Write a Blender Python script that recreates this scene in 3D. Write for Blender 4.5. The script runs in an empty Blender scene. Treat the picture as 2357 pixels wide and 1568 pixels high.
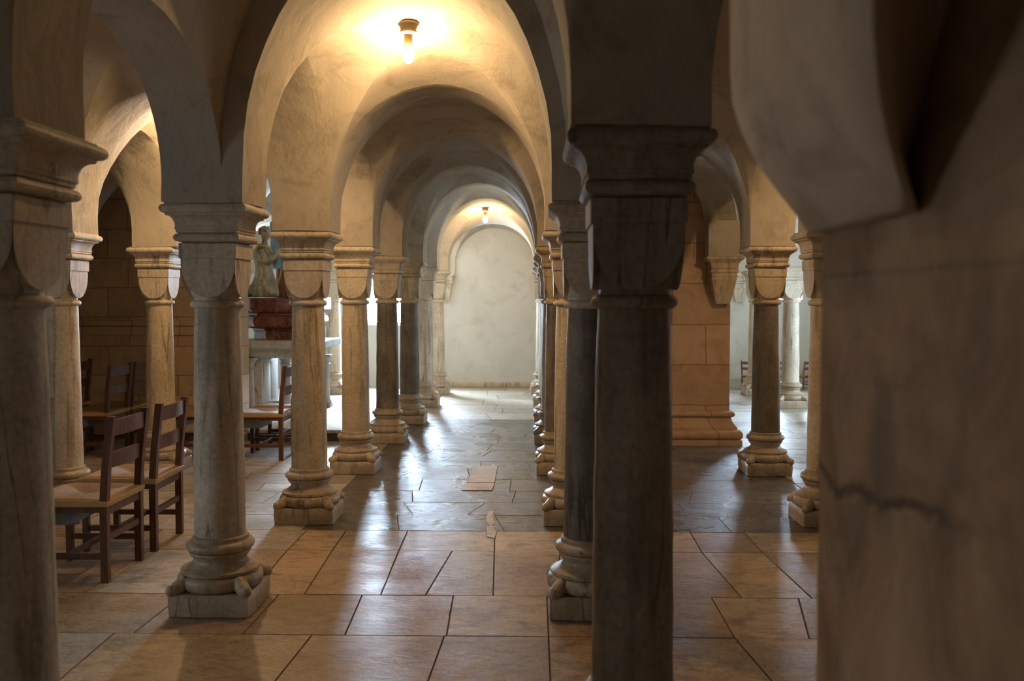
import bpy, bmesh, math, random
from mathutils import Vector, Matrix, noise
PI = math.pi
R = math.radians
scene = bpy.context.scene
C = scene.collection
F_PX = 2185.0
CAM_Z = 1.5
YAW, PITCH = R(1.39), R(-2.46)
CAMR = Matrix.Rotation(YAW, 3, 'Z') @ Matrix.Rotation(R(90) + PITCH, 3, 'X')

# ------------------------------------------------------------------ measuring helpers
def ray(px, py):
    return CAMR @ Vector(((px - 1178.5) / F_PX, -(py - 784.0) / F_PX, -1.0))
def at_floor(px, py, z=0.0):
    d = ray(px, py); t = (z - CAM_Z) / d.z
    return Vector((d.x * t, d.y * t, z))
def at_depth(px, py, y):
    d = ray(px, py); t = y / d.y
    return Vector((d.x * t, y, CAM_Z + d.z * t))

# ------------------------------------------------------------------ object helpers
def obj(name, verts, faces, mat, parent=None, smooth=None, loc=None, rotz=0.0):
    me = bpy.data.meshes.new(name)
    me.from_pydata([tuple(v) for v in verts], [], faces)
    me.update()
    bm = bmesh.new(); bm.from_mesh(me)
    bmesh.ops.recalc_face_normals(bm, faces=bm.faces)
    bm.to_mesh(me); bm.free()
    if smooth is not None:
        me.shade_smooth()
        if smooth < 179:
            me.set_sharp_from_angle(angle=R(smooth))
    if mat: me.materials.append(mat)
    o = bpy.data.objects.new(name, me); C.objects.link(o)
    if parent: o.parent = parent
    if loc is not None: o.location = loc
    if rotz: o.rotation_euler.z = rotz
    return o
def thing(name, label, cat, loc=(0, 0, 0), rotz=0.0, group=None):
    o = bpy.data.objects.new(name, None); C.objects.link(o)
    o.empty_display_size = 0.1
    o.location = loc; o.rotation_euler = (0, 0, rotz)
    o['label'] = label; o['category'] = cat
    if group: o['group'] = group
    return o
def tag(o, label, cat, group=None):
    o['label'] = label; o['category'] = cat
    if group: o['group'] = group
    return o
def struct(o):
    o['kind'] = 'structure'; return o

class MB:
    """collects shapes into one mesh"""
    def __init__(s): s.v = []; s.f = []
    def add(s, v, f):
        n = len(s.v); s.v += [Vector(p) for p in v]; s.f += [[i + n for i in q] for q in f]
    def box(s, x0, x1, y0, y1, z0, z1, bev=0.0):
        if bev <= 0:
            v = [(x0,y0,z0),(x1,y0,z0),(x1,y1,z0),(x0,y1,z0),(x0,y0,z1),(x1,y0,z1),(x1,y1,z1),(x0,y1,z1)]
            s.add(v, [[0,3,2,1],[4,5,6,7],[0,1,5,4],[1,2,6,5],[2,3,7,6],[3,0,4,7]]); return
        bm = bmesh.new(); bmesh.ops.create_cube(bm, size=1)
        for p in bm.verts:
            p.co = Vector(((x0+x1)/2 + p.co.x*(x1-x0), (y0+y1)/2 + p.co.y*(y1-y0), (z0+z1)/2 + p.co.z*(z1-z0)))
        bmesh.ops.bevel(bm, geom=list(bm.edges), offset=bev, segments=2, affect='EDGES', profile=0.5)
        bm.verts.index_update()
        s.add([p.co.copy() for p in bm.verts], [[p.index for p in f.verts] for f in bm.faces]); bm.free()
    def lathe(s, prof, seg=40, cx=0, cy=0, cap=True, wob=0.0, seed=0):
        v = []; f = []
        for (r, z) in prof:
            for k in range(seg):
                a = 2*PI*k/seg
                rr = r
                if wob: rr = r + wob*noise.noise(Vector((math.cos(a)*2+seed*7.3, math.sin(a)*2, z*6)))
                v.append((cx + rr*math.cos(a), cy + rr*math.sin(a), z))
        m = len(prof)
        for i in range(m-1):
            for k in range(seg):
                k2 = (k+1) % seg
                f.append([i*seg+k, i*seg+k2, (i+1)*seg+k2, (i+1)*seg+k])
        if cap:
            f.append([k for k in range(seg)][::-1]); f.append([(m-1)*seg+k for k in range(seg)])
        s.add(v, f)
    def square_loft(s, prof, cx=0, cy=0, rnd=0.0, wob=0.0, seed=0, sub=8, cap=True, yw=None):
        """square cross-section moulding: prof = (half_width, z)"""
        ring = []
        for e in range(4):
            for k in range(sub):
                t = -1 + 2*k/sub
                p = [(1, t), (-t, 1), (-1, -t), (t, -1)][e]
                ring.append(p)
        n = len(ring); v = []; f = []
        for (h, z) in prof:
            for (a, b) in ring:
                q = Vector((a*h, b*(h if yw is None else h*yw), 0))
                c = abs(a)*abs(b)
                if rnd: q *= 1 - rnd*max(0, c-0.72)
                w = Vector((0, 0, 0))
                if wob: w = noise.noise_vector(Vector((q.x*9+seed*3.1, q.y*9, z*9)))*wob
                v.append((cx+q.x+w.x, cy+q.y+w.y, z+w.z*.5))
        for i in range(len(prof)-1):
            for k in range(n):
                k2 = (k+1) % n
                f.append([i*n+k, i*n+k2, (i+1)*n+k2, (i+1)*n+k])
        if cap:
            f.append([k for k in range(n)][::-1]); f.append([(len(prof)-1)*n+k for k in range(n)])
        s.add(v, f)
    def tube(s, pts, rad, seg=10, caps=True):
        pts = [Vector(p) for p in pts]
        if not isinstance(rad, (list, tuple)): rad = [rad]*len(pts)
        v = []; f = []
        up = Vector((0.12, 0.31, 0.94))
        for i, p in enumerate(pts):
            d = (pts[min(i+1, len(pts)-1)] - pts[max(i-1, 0)]).normalized()
            a = d.cross(up)
            if a.length < 1e-4: a = d.cross(Vector((1, 0, 0)))
            a.normalize(); b = d.cross(a)
            for k in range(seg):
                t = 2*PI*k/seg
                v.append(p + (a*math.cos(t) + b*math.sin(t))*rad[i])
        for i in range(len(pts)-1):
            for k in range(seg):
                k2 = (k+1) % seg
                f.append([i*seg+k, i*seg+k2, (i+1)*seg+k2, (i+1)*seg+k])
        if caps:
            f.append([k for k in range(seg)][::-1]); f.append([(len(pts)-1)*seg+k for k in range(seg)])
        s.add(v, f)
    def bar(s, p, q, w, h, up=(0, 0, 1)):
        p = Vector(p); q = Vector(q); d = (q-p).normalized()
        a = d.cross(Vector(up))
        if a.length < 1e-4: a = d.cross(Vector((1, 0, 0)))
        a.normalize(); b = a.cross(d)
        v = []
        for c in (p, q):
            for (i, j) in ((-1,-1),(1,-1),(1,1),(-1,1)):
                v.append(c + a*i*w/2 + b*j*h/2)
        s.add(v, [[0,1,2,3],[7,6,5,4],[0,4,5,1],[1,5,6,2],[2,6,7,3],[3,7,4,0]])
    def ball(s, c, r, seg=14, rings=10, sc=(1,1,1)):
        v = []; f = []
        c = Vector(c)
        for i in range(rings+1):
            th = PI*i/rings
            for k in range(seg):
                a = 2*PI*k/seg
                v.append(c + Vector((r*sc[0]*math.sin(th)*math.cos(a), r*sc[1]*math.sin(th)*math.sin(a), r*sc[2]*math.cos(th))))
        for i in range(rings):
            for k in range(seg):
                k2 = (k+1) % seg
                f.append([i*seg+k, (i+1)*seg+k, (i+1)*seg+k2, i*seg+k2])
        s.add(v, f)
    def build(s, name, mat, parent=None, smooth=None, loc=None, rotz=0.0, weld=False):
        if not weld: return obj(name, s.v, s.f, mat, parent, smooth, loc, rotz)
        me = bpy.data.meshes.new(name); me.from_pydata([tuple(v) for v in s.v], [], s.f)
        bm = bmesh.new(); bm.from_mesh(me)
        bmesh.ops.remove_doubles(bm, verts=bm.verts, dist=1e-4)
        v = [p.co.copy() for p in bm.verts]; bm.verts.index_update()
        f = [[p.index for p in q.verts] for q in bm.faces]
        bm.free(); bpy.data.meshes.remove(me)
        return obj(name, v, f, mat, parent, smooth, loc, rotz)

# ------------------------------------------------------------------ materials
def new_mat(name):
    m = bpy.data.materials.new(name); m.use_nodes = True
    nt = m.node_tree; nt.nodes.clear()
    out = nt.nodes.new('ShaderNodeOutputMaterial')
    b = nt.nodes.new('ShaderNodeBsdfPrincipled')
    nt.links.new(b.outputs[0], out.inputs[0])
    return m, nt, b
def N(nt, kind, **kw):
    n = nt.nodes.new(kind)
    for k, v in kw.items():
        if k in n.inputs: n.inputs[k].default_value = v
        else: setattr(n, k, v)
    return n
def coords(nt, scale=(1, 1, 1), rand=True):
    tc = N(nt, 'ShaderNodeTexCoord')
    vec = tc.outputs['Object']
    if rand:
        oi = N(nt, 'ShaderNodeObjectInfo')
        mu = N(nt, 'ShaderNodeMath', operation='MULTIPLY'); mu.inputs[1].default_value = 37.0
        nt.links.new(oi.outputs['Random'], mu.inputs[0])
        ad = N(nt, 'ShaderNodeVectorMath', operation='ADD')
        nt.links.new(vec, ad.inputs[0]); nt.links.new(mu.outputs[0], ad.inputs[1])
        vec = ad.outputs[0]
    mp = N(nt, 'ShaderNodeMapping'); mp.inputs['Scale'].default_value = scale
    nt.links.new(vec, mp.inputs['Vector'])
    return mp.outputs[0]
def ramp(nt, src, stops):
    r = N(nt, 'ShaderNodeValToRGB')
    e = r.color_ramp.elements
    while len(e) < len(stops): e.new(0.5)
    for i, (p, c) in enumerate(stops):
        e[i].position = p; e[i].color = (*c, 1)
    nt.links.new(src, r.inputs[0]); return r.outputs[0]
def noise_tex(nt, vec, scale, detail=5, rough=0.55, dist=0.0):
    n = N(nt, 'ShaderNodeTexNoise'); n.inputs['Scale'].default_value = scale
    n.inputs['Detail'].default_value = detail; n.inputs['Roughness'].default_value = rough
    n.inputs['Distortion'].default_value = dist
    nt.links.new(vec, n.inputs['Vector']); return n.outputs['Fac']
def mix(nt, fac, a, b, mode='MIX'):
    m = N(nt, 'ShaderNodeMix', data_type='RGBA', blend_type=mode)
    for key, val in ((0, fac), (6, a), (7, b)):
        if isinstance(val, (int, float)): m.inputs[key].default_value = val
        elif isinstance(val, tuple): m.inputs[key].default_value = (*val, 1)
        else: nt.links.new(val, m.inputs[key])
    return m.outputs[2]
def bump(nt, b, src, strength, dist=0.01):
    n = N(nt, 'ShaderNodeBump'); n.inputs['Strength'].default_value = strength
    n.inputs['Distance'].default_value = dist
    nt.links.new(src, n.inputs['Height']); nt.links.new(n.outputs[0], b.inputs['Normal'])
    return n

def stone_mat(name, lo, hi, streak=0.5, streak_col=(0.16, 0.11, 0.07), rough=0.6, gloss=0.3, bscale=60):
    m, nt, b = new_mat(name)
    v = coords(nt)
    n1 = noise_tex(nt, v, 4.0, 6, 0.6, 0.4)
    col = ramp(nt, n1, [(0.32, lo), (0.68, hi)])
    vs = coords(nt, (7, 7, 0.55))
    n2 = noise_tex(nt, vs, 2.2, 5, 0.55, 0.6)
    fs = ramp(nt, n2, [(0.52, (0, 0, 0)), (0.64, (1, 1, 1))])
    fm = N(nt, 'ShaderNodeMath', operation='MULTIPLY'); fm.inputs[1].default_value = streak
    nt.links.new(fs, fm.inputs[0])
    col = mix(nt, fm.outputs[0], col, streak_col)
    vv = coords(nt, (3.2, 3.2, 0.28))
    nv = noise_tex(nt, vv, 1.6, 3, 0.5, 0.5)
    vein = ramp(nt, nv, [(0.485, (0, 0, 0)), (0.498, (1, 1, 1)), (0.502, (1, 1, 1)), (0.512, (0, 0, 0))])
    nm = noise_tex(nt, coords(nt, (2, 2, 0.8)), 1.5, 3, 0.5)
    vm = N(nt, 'ShaderNodeMath', operation='MULTIPLY'); nt.links.new(vein, vm.inputs[0])
    nt.links.new(ramp(nt, nm, [(0.45, (0, 0, 0)), (0.6, (0.85, 0.85, 0.85))]), vm.inputs[1])
    col = mix(nt, vm.outputs[0], col, tuple(c*0.35 for c in lo))
    n3 = noise_tex(nt, v, 45.0, 4, 0.6)
    col = mix(nt, 0.35, col, ramp(nt, n3, [(0.32, (0.25, 0.25, 0.25)), (0.58, (1, 1, 1))]), 'MULTIPLY')
    nt.links.new(col, b.inputs['Base Color'])
    b.inputs['Roughness'].default_value = rough
    b.inputs['Specular IOR Level'].default_value = gloss
    nb = noise_tex(nt, v, bscale, 6, 0.65)
    bump(nt, b, nb, 0.35, 0.006)
    return m

M = {}
M['stone'] = stone_mat('pale_stone', (0.48, 0.40, 0.30), (0.66, 0.57, 0.44))
M['stone_cap'] = stone_mat('capital_stone', (0.50, 0.415, 0.305), (0.67, 0.575, 0.44), 0.18)
M['stone_warm'] = stone_mat('warm_stone', (0.48, 0.375, 0.245), (0.64, 0.53, 0.37))
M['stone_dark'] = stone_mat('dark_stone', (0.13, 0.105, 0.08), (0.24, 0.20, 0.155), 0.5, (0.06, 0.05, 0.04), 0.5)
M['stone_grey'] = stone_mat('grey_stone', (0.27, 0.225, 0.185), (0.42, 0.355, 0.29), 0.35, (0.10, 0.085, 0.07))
M['stone_base'] = stone_mat('base_stone', (0.36, 0.275, 0.185), (0.55, 0.445, 0.32), 0.25, (0.14, 0.09, 0.05), 0.42, 0.45, 40)
M['altar_stone'] = stone_mat('altar_stone', (0.42, 0.39, 0.36), (0.55, 0.52, 0.48), 0.2, (0.2, 0.18, 0.16))

def plaster_mat(name, lo, hi, stain, stain_amt, bstr=0.5):
    m, nt, b = new_mat(name)
    v = coords(nt, rand=False)
    n1 = noise_tex(nt, v, 1.6, 6, 0.6, 0.3)
    col = ramp(nt, n1, [(0.3, lo), (0.7, hi)])
    n2 = noise_tex(nt, v, 2.7, 8, 0.7, 1.2)
    f = ramp(nt, n2, [(0.52, (0, 0, 0)), (0.70, (1, 1, 1))])
    fm = N(nt, 'ShaderNodeMath', operation='MULTIPLY'); fm.inputs[1].default_value = stain_amt
    nt.links.new(f, fm.inputs[0])
    col = mix(nt, fm.outputs[0], col, stain)
    nt.links.new(col, b.inputs['Base Color'])
    b.inputs['Roughness'].default_value = 0.85
    b.inputs['Specular IOR Level'].default_value = 0.2
    vb = coords(nt, (1, 1, 0.7), rand=False)
    nb = noise_tex(nt, vb, 5.0, 8, 0.6, 0.15)
    bump(nt, b, nb, bstr, 0.03)
    return m
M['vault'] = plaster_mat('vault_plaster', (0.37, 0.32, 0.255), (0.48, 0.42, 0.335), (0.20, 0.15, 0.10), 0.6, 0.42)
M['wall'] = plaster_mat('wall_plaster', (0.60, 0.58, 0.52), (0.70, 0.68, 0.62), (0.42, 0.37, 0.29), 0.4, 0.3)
M['pier_plaster'] = plaster_mat('pier_plaster', (0.40, 0.28, 0.18), (0.50, 0.36, 0.24), (0.22, 0.14, 0.08), 0.6, 0.4)

def ashlar_mat(name, lo, hi, mortar, bw, bh, stain):
    m, nt, b = new_mat(name)
    tc = N(nt, 'ShaderNodeTexCoord')
    sp = N(nt, 'ShaderNodeSeparateXYZ'); nt.links.new(tc.outputs['Object'], sp.inputs[0])
    ad = N(nt, 'ShaderNodeMath', operation='ADD'); nt.links.new(sp.outputs[0], ad.inputs[0]); nt.links.new(sp.outputs[1], ad.inputs[1])
    cb = N(nt, 'ShaderNodeCombineXYZ'); nt.links.new(ad.outputs[0], cb.inputs[0]); nt.links.new(sp.outputs[2], cb.inputs[1])
    nz = N(nt, 'ShaderNodeTexNoise'); nz.inputs['Scale'].default_value = 5; nt.links.new(tc.outputs['Object'], nz.inputs['Vector'])
    mx = N(nt, 'ShaderNodeVectorMath', operation='MULTIPLY_ADD')
    mx.inputs[1].default_value = (0.03, 0.03, 0.0)
    nt.links.new(nz.outputs['Color'], mx.inputs[0]); nt.links.new(cb.outputs[0], mx.inputs[2])
    br = N(nt, 'ShaderNodeTexBrick')
    br.inputs['Scale'].default_value = 1.0; br.inputs['Brick Width'].default_value = bw; br.inputs['Row Height'].default_value = bh
    br.inputs['Mortar Size'].default_value = 0.006; br.inputs['Mortar Smooth'].default_value = 0.4
    br.inputs['Color1'].default_value = (*lo, 1); br.inputs['Color2'].default_value = (*hi, 1); br.inputs['Mortar'].default_value = (*mortar, 1)
    br.offset = 0.43
    nt.links.new(mx.outputs[0], br.inputs['Vector'])
    v = coords(nt, rand=False)
    n2 = noise_tex(nt, v, 5, 7, 0.65, 0.8)
    f = ramp(nt, n2, [(0.45, (0, 0, 0)), (0.72, (1, 1, 1))])
    fm = N(nt, 'ShaderNodeMath', operation='MULTIPLY'); fm.inputs[1].default_value = 0.6; nt.links.new(f, fm.inputs[0])
    col = mix(nt, fm.outputs[0], br.outputs['Color'], stain)
    nt.links.new(col, b.inputs['Base Color'])
    b.inputs['Roughness'].default_value = 0.8; b.inputs['Specular IOR Level'].default_value = 0.25
    n3 = noise_tex(nt, v, 22, 6, 0.6)
    sb = N(nt, 'ShaderNodeMath', operation='MULTIPLY_ADD'); sb.inputs[1].default_value = -0.8
    nt.links.new(br.outputs['Fac'], sb.inputs[0]); nt.links.new(n3, sb.inputs[2])
    bump(nt, b, sb.outputs[0], 0.6, 0.01)
    return m
M['ashlar'] = ashlar_mat('pier_ashlar', (0.42, 0.275, 0.18), (0.52, 0.35, 0.235), (0.24, 0.14, 0.085), 0.62, 0.42, (0.29, 0.165, 0.09))
M['rubble'] = ashlar_mat('chapel_wall_stone', (0.40, 0.27, 0.155), (0.50, 0.34, 0.20), (0.2, 0.13, 0.075), 0.55, 0.33, (0.28, 0.18, 0.10))

def floor_mat(name, bstr, vsc, rlo, rhi):
    m, nt, b = new_mat(name)
    at = N(nt, 'ShaderNodeAttribute', attribute_name='slab')
    v = coords(nt, rand=False)
    # veining runs along each slab with an offset of its own
    ad = N(nt, 'ShaderNodeVectorMath', operation='ADD'); 
    sc = N(nt, 'ShaderNodeVectorMath', operation='SCALE'); sc.inputs['Scale'].default_value = 40
    nt.links.new(at.outputs['Color'], sc.inputs[0]); nt.links.new(v, ad.inputs[0]); nt.links.new(sc.outputs[0], ad.inputs[1])
    mp = N(nt, 'ShaderNodeMapping'); mp.inputs['Scale'].default_value = vsc; mp.inputs['Rotation'].default_value = (0, 0, 0.25)
    nt.links.new(ad.outputs[0], mp.inputs[0])
    n1 = noise_tex(nt, mp.outputs[0], 2.2, 7, 0.62, 1.5)
    shade = ramp(nt, n1, [(0.30, (0.50, 0.45, 0.40)), (0.47, (0.95, 0.94, 0.92)), (0.72, (1.28, 1.25, 1.2))])
    col = mix(nt, 1.0, at.outputs['Color'], shade, 'MULTIPLY')
    n2 = noise_tex(nt, ad.outputs[0], 14, 6, 0.7, 0.5)
    f = ramp(nt, n2, [(0.50, (0, 0, 0)), (0.80, (1, 1, 1))])
    fm = N(nt, 'ShaderNodeMath', operation='MULTIPLY'); fm.inputs[1].default_value = 0.55; nt.links.new(f, fm.inputs[0])
    col = mix(nt, fm.outputs[0], col, (0.09, 0.06, 0.04))
    n5 = noise_tex(nt, ad.outputs[0], 70, 3, 0.7)
    col = mix(nt, 0.6, col, ramp(nt, n5, [(0.36, (0.45, 0.40, 0.36)), (0.52, (1, 1, 1))]), 'MULTIPLY')
    nt.links.new(col, b.inputs['Base Color'])
    n3 = noise_tex(nt, v, 3.0, 5, 0.6, 0.5)
    rr = ramp(nt, n3, [(0.3, (rlo,)*3), (0.7, (rhi,)*3)])
    nt.links.new(rr, b.inputs['Roughness'])
    b.inputs['Specular IOR Level'].default_value = 0.5
    n4 = noise_tex(nt, mp.outputs[0], 6, 7, 0.62, 0.6)
    bump(nt, b, n4, bstr, 0.012)
    return m
M['floor'] = floor_mat('flagstones', 0.34, (2.2, 4.2, 1), 0.30, 0.52)
M['slate'] = floor_mat('slate_flags', 0.8, (2.2, 3.6, 1), 0.17, 0.46)

def simple(name, col, rough=0.5, metal=0.0, spec=0.5, var=0.25, scale=(3, 3, 3), nscale=6, bstr=0.15):
    m, nt, b = new_mat(name)
    v = coords(nt, scale)
    n = noise_tex(nt, v, nscale, 5, 0.6, 0.4)
    lo = tuple(c*(1-var) for c in col); hi = tuple(min(1, c*(1+var)) for c in col)
    nt.links.new(ramp(nt, n, [(0.3, lo), (0.7, hi)]), b.inputs['Base Color'])
    b.inputs['Roughness'].default_value = rough; b.inputs['Metallic'].default_value = metal
    b.inputs['Specular IOR Level'].default_value = spec
    if bstr: bump(nt, b, n, bstr, 0.004)
    return m
M['wood'] = simple('chair_wood', (0.105, 0.043, 0.020), 0.45, 0, 0.3, 0.4, (14, 14, 2), 3)
M['wood_far'] = simple('bench_wood', (0.16, 0.075, 0.04), 0.5, 0, 0.4, 0.3, (14, 14, 2), 3)
M['tray'] = simple('tray_board', (0.16, 0.17, 0.185), 0.45, 0, 0.5, 0.15)  # grey-blue of window light on the wood, put into the colour
M['mortar'] = simple('mortar', (0.17, 0.125, 0.085), 0.9, 0, 0.2, 0.3)
M['lime'] = simple('lime_patch', (0.5, 0.44, 0.36), 0.7, 0, 0.3, 0.25)
M['ceramic'] = simple('aged_ceramic', (0.34, 0.26, 0.16), 0.45, 0, 0.4, 0.2)
M['socket'] = simple('brass_socket', (0.50, 0.34, 0.16), 0.45, 0.3, 0.5, 0.1)
M['robe'] = simple('robe_gilt_grey', (0.31, 0.28, 0.20), 0.45, 0.15, 0.5, 0.55, (2, 2, 1.2), 7, 1.0)
M['blue'] = simple('mantle_blue', (0.27, 0.46, 0.64), 0.4, 0, 0.5, 0.35, (6, 6, 1), 4)
M['redwood'] = simple('robe_russet', (0.17, 0.065, 0.03), 0.4, 0, 0.5, 0.4, (6, 6, 1.5), 4)
M['gold'] = simple('gilding', (0.60, 0.36, 0.10), 0.35, 0.8, 0.5, 0.2)
M['flesh'] = simple('painted_flesh', (0.52, 0.38, 0.27), 0.5, 0, 0.4, 0.15)
M['hair'] = simple('painted_hair', (0.14, 0.075, 0.035), 0.6, 0, 0.3, 0.4)
M['dark_step'] = simple('step_edge', (0.045, 0.04, 0.038), 0.5, 0, 0.4, 0.3)

def rush_mat():
    m, nt, b = new_mat('rush_weave')
    v = coords(nt, (1, 1, 1))
    w = N(nt, 'ShaderNodeTexWave'); w.inputs['Scale'].default_value = 42; w.inputs['Distortion'].default_value = 1.2
    at = N(nt, 'ShaderNodeTexCoord')
    sp = N(nt, 'ShaderNodeSeparateXYZ'); nt.links.new(at.outputs['Object'], sp.inputs[0])
    # strands lie parallel to the nearest rail: distance max(|x-cx|,|y|)
    sx = N(nt, 'ShaderNodeMath', operation='SUBTRACT'); sx.inputs[1].default_value = 0.21; nt.links.new(sp.outputs[0], sx.inputs[0])
    ax = N(nt, 'ShaderNodeMath', operation='ABSOLUTE'); nt.links.new(sx.outputs[0], ax.inputs[0])
    ay = N(nt, 'ShaderNodeMath', operation='ABSOLUTE'); nt.links.new(sp.outputs[1], ay.inputs[0])
    mxm = N(nt, 'ShaderNodeMath', operation='MAXIMUM'); nt.links.new(ax.outputs[0], mxm.inputs[0]); nt.links.new(ay.outputs[0], mxm.inputs[1])
    cb = N(nt, 'ShaderNodeCombineXYZ'); nt.links.new(mxm.outputs[0], cb.inputs[0])
    nt.links.new(cb.outputs[0], w.inputs['Vector'])
    n = noise_tex(nt, v, 30, 4, 0.6)
    c = ramp(nt, w.outputs['Fac'], [(0.1, (0.20, 0.10, 0.03)), (0.6, (0.50, 0.29, 0.10))])
    c = mix(nt, 0.5, c, ramp(nt, n, [(0.3, (0.5, 0.5, 0.5)), (0.7, (1, 1, 1))]), 'MULTIPLY')
    nt.links.new(c, b.inputs['Base Color']); b.inputs['Roughness'].default_value = 0.55
    bump(nt, b, w.outputs['Fac'], 0.6, 0.005)
    return m
M['rush'] = rush_mat()

def marble_mat():
    m, nt, b = new_mat('red_marble')
    v = coords(nt)
    n = noise_tex(nt, v, 9, 8, 0.7, 2.0)
    c = ramp(nt, n, [(0.30, (0.05, 0.016, 0.012)), (0.52, (0.15, 0.05, 0.035)), (0.66, (0.24, 0.11, 0.085)), (0.78, (0.45, 0.33, 0.28))])
    nt.links.new(c, b.inputs['Base Color']); b.inputs['Roughness'].default_value = 0.16
    return m
M['marble'] = marble_mat()
def emit(name, col, s):
    m = bpy.data.materials.new(name); m.use_nodes = True
    nt = m.node_tree; nt.nodes.clear()
    o = nt.nodes.new('ShaderNodeOutputMaterial'); e = nt.nodes.new('ShaderNodeEmission')
    e.inputs[0].default_value = (*col, 1); e.inputs[1].default_value = s
    nt.links.new(e.outputs[0], o.inputs[0]); return m
DAY = (0.61, 0.80, 1.0)
WARM = (1.0, 0.665, 0.33)
M['pane_end'] = emit('daylit_glass_end', DAY, 175)
M['pane_end_right'] = emit('daylit_glass_end_right', DAY, 80)
M['pane_side'] = emit('daylit_glass_side', (0.72, 0.86, 1.0), 11)
M['pane_added_right'] = emit('added_glass_right', DAY, 24)  # glowing pane of the added right-hand window
M['bulb'] = emit('lit_bulb', WARM, 720)
M['bulb_far'] = emit('lit_bulb_far', WARM, 600)
M['bulb_side'] = emit('lit_bulb_side', WARM, 1000)
M['bulb_right'] = emit('lit_bulb_right', WARM, 850)

# ------------------------------------------------------------------ floor
rng = random.Random(5)
SAND = [(0.40, 0.285, 0.175), (0.44, 0.315, 0.19), (0.36, 0.255, 0.165), (0.40, 0.265, 0.18), (0.47, 0.345, 0.215), (0.32, 0.225, 0.14)]
PALE = [(0.42, 0.37, 0.31), (0.47, 0.42, 0.35), (0.38, 0.33, 0.28), (0.45, 0.38, 0.31)]
SLATE = [(0.115, 0.098, 0.082), (0.14, 0.118, 0.095), (0.095, 0.082, 0.072), (0.13, 0.115, 0.10)]
PINK = (0.52, 0.36, 0.28)
fv, ff, fcol, fmi = [], [], [], []
def inset(poly, d):
    n = len(poly); out = []
    for i in range(n):
        p0, p1, p2 = Vector(poly[i-1]), Vector(poly[i]), Vector(poly[(i+1) % n])
        a = (p1-p0).normalized(); b = (p2-p1).normalized()
        na = Vector((-a.y, a.x)); nb = Vector((-b.y, b.x))
        den = 1 + na.dot(nb)
        out.append(p1 + (na+nb)*d/max(den, 0.3))
    return out
def slab(poly, col, gap=0.0012, lift=0.0, tilt=0.0015):
    """poly counter-clockwise in plan"""
    area = sum(poly[i-1][0]*poly[i][1]-poly[i][0]*poly[i-1][1] for i in range(len(poly)))
    if area < 0: poly = poly[::-1]
    a = inset(poly, gap); b = inset(poly, gap+0.003)
    c = sum((Vector(p) for p in poly), Vector((0, 0)))/len(poly)
    tx, ty = rng.uniform(-tilt, tilt), rng.uniform(-tilt, tilt)
    z = lift + rng.uniform(-0.0012, 0.0012)
    n = len(poly); s = len(fv)
    for p in a: fv.append((p.x, p.y, -0.012))
    for p in a: fv.append((p.x, p.y, z-0.003+(p-c).x*tx+(p-c).y*ty))
    for p in b: fv.append((p.x, p.y, z+(p-c).x*tx+(p-c).y*ty))
    k = rng.uniform(0.88, 1.12)
    cc = tuple(min(1, max(0, q*k*rng.uniform(0.97, 1.03))) for q in col)
    for i in range(n):
        j = (i+1) % n
        ff.append([s+i, s+j, s+n+j, s+n+i]); fcol.append(cc); fmi.append(1)
        ff.append([s+n+i, s+n+j, s+2*n+j, s+2*n+i]); fcol.append(cc); fmi.append(1)
    ff.append([s+2*n+i for i in range(n)]); fcol.append(cc); fmi.append(2 if max(col) < 0.2 else 0)
def fill_row(y0, y1, xs, pal):
    """xs: list of (x at y0, x at y1) joints"""
    for k in range(len(xs)-1):
        a, b = xs[k], xs[k+1]
        slab([(a[0], y0), (b[0], y0), (b[1], y1), (a[1], y1)], rng.choice(pal))
def rand_row(y0, y1, x0, x1, pal, w0=0.4, w1=0.85, skew=0.03):
    a = x0 if isinstance(x0, tuple) else (x0, x0); b = x1 if isinstance(x1, tuple) else (x1, x1)
    x0 = max(a); x1 = min(b)
    xs = [a]; x = x0
    while True:
        x += rng.uniform(w0, w1)
        if x > x1 - w0*0.6: break
        xs.append((x+rng.uniform(-skew, skew), x+rng.uniform(-skew, skew)))
    xs.append(b); fill_row(y0, y1, xs, pal)
YA, YB, YC, YD = (at_floor(1000, y).y for y in (1222, 1268, 1371, 1464))
XL, XR = -6.0, 5.6
def fx(px, py): return at_floor(px, py).x
rows = [
 (YB, YA, [((705,1222),(662,1266)), ((796,1222),(760,1273)), ((937,1224),(914,1275)), ((1139,1224),(1138,1268)), ((1300,1222),(1290,1268)), ((1587,1223),(1613,1268)), ((1713,1225),(1752,1268))]),
 (YC, YB, [((560,1275),(480,1369)), ((662,1266),(575,1369)), ((760,1273),(700,1369)), ((914,1275),(877,1369)), ((1041,1268),(980,1369)), ((1138,1268),(1135,1373)), ((1290,1268),(1272,1371)), ((1613,1268),(1705,1372)), ((1752,1268),(1864,1372))]),
 (YD, YC, [((640,1371),(560,1458)), ((833,1371),(796,1458)), ((1043,1373),(1027,1467)), ((1259,1377),(1263,1467)), ((1640,1380),(1690,1467)), ((1840,1380),(1860,1467))]),
]
for (y0, y1, js) in rows:
    xs = [(fx(*b), fx(*a)) for a, b in js]
    lx, rx = xs[0], xs[-1]
    fill_row(y0, y1, xs, SAND)
    # outside the measured joints
    def side(x_from, x_to):
        out = [x_from]; x = x_from[0]; sgn = 1 if x_to > x else -1
        while abs(x_to-x) > 0.9:
            x += sgn*rng.uniform(0.4, 0.8); out.append((x, x+rng.uniform(-.02, .02)))
        out.append((x_to, x_to)); return out
    l = side(lx, XL); fill_row(y0, y1, l[::-1], SAND+PALE)
    fill_row(y0, y1, side(rx, XR), SAND)
y = YD
js4 = [fx(718, 1462), fx(1022, 1467), fx(1263, 1467), fx(1690, 1467)]
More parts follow.
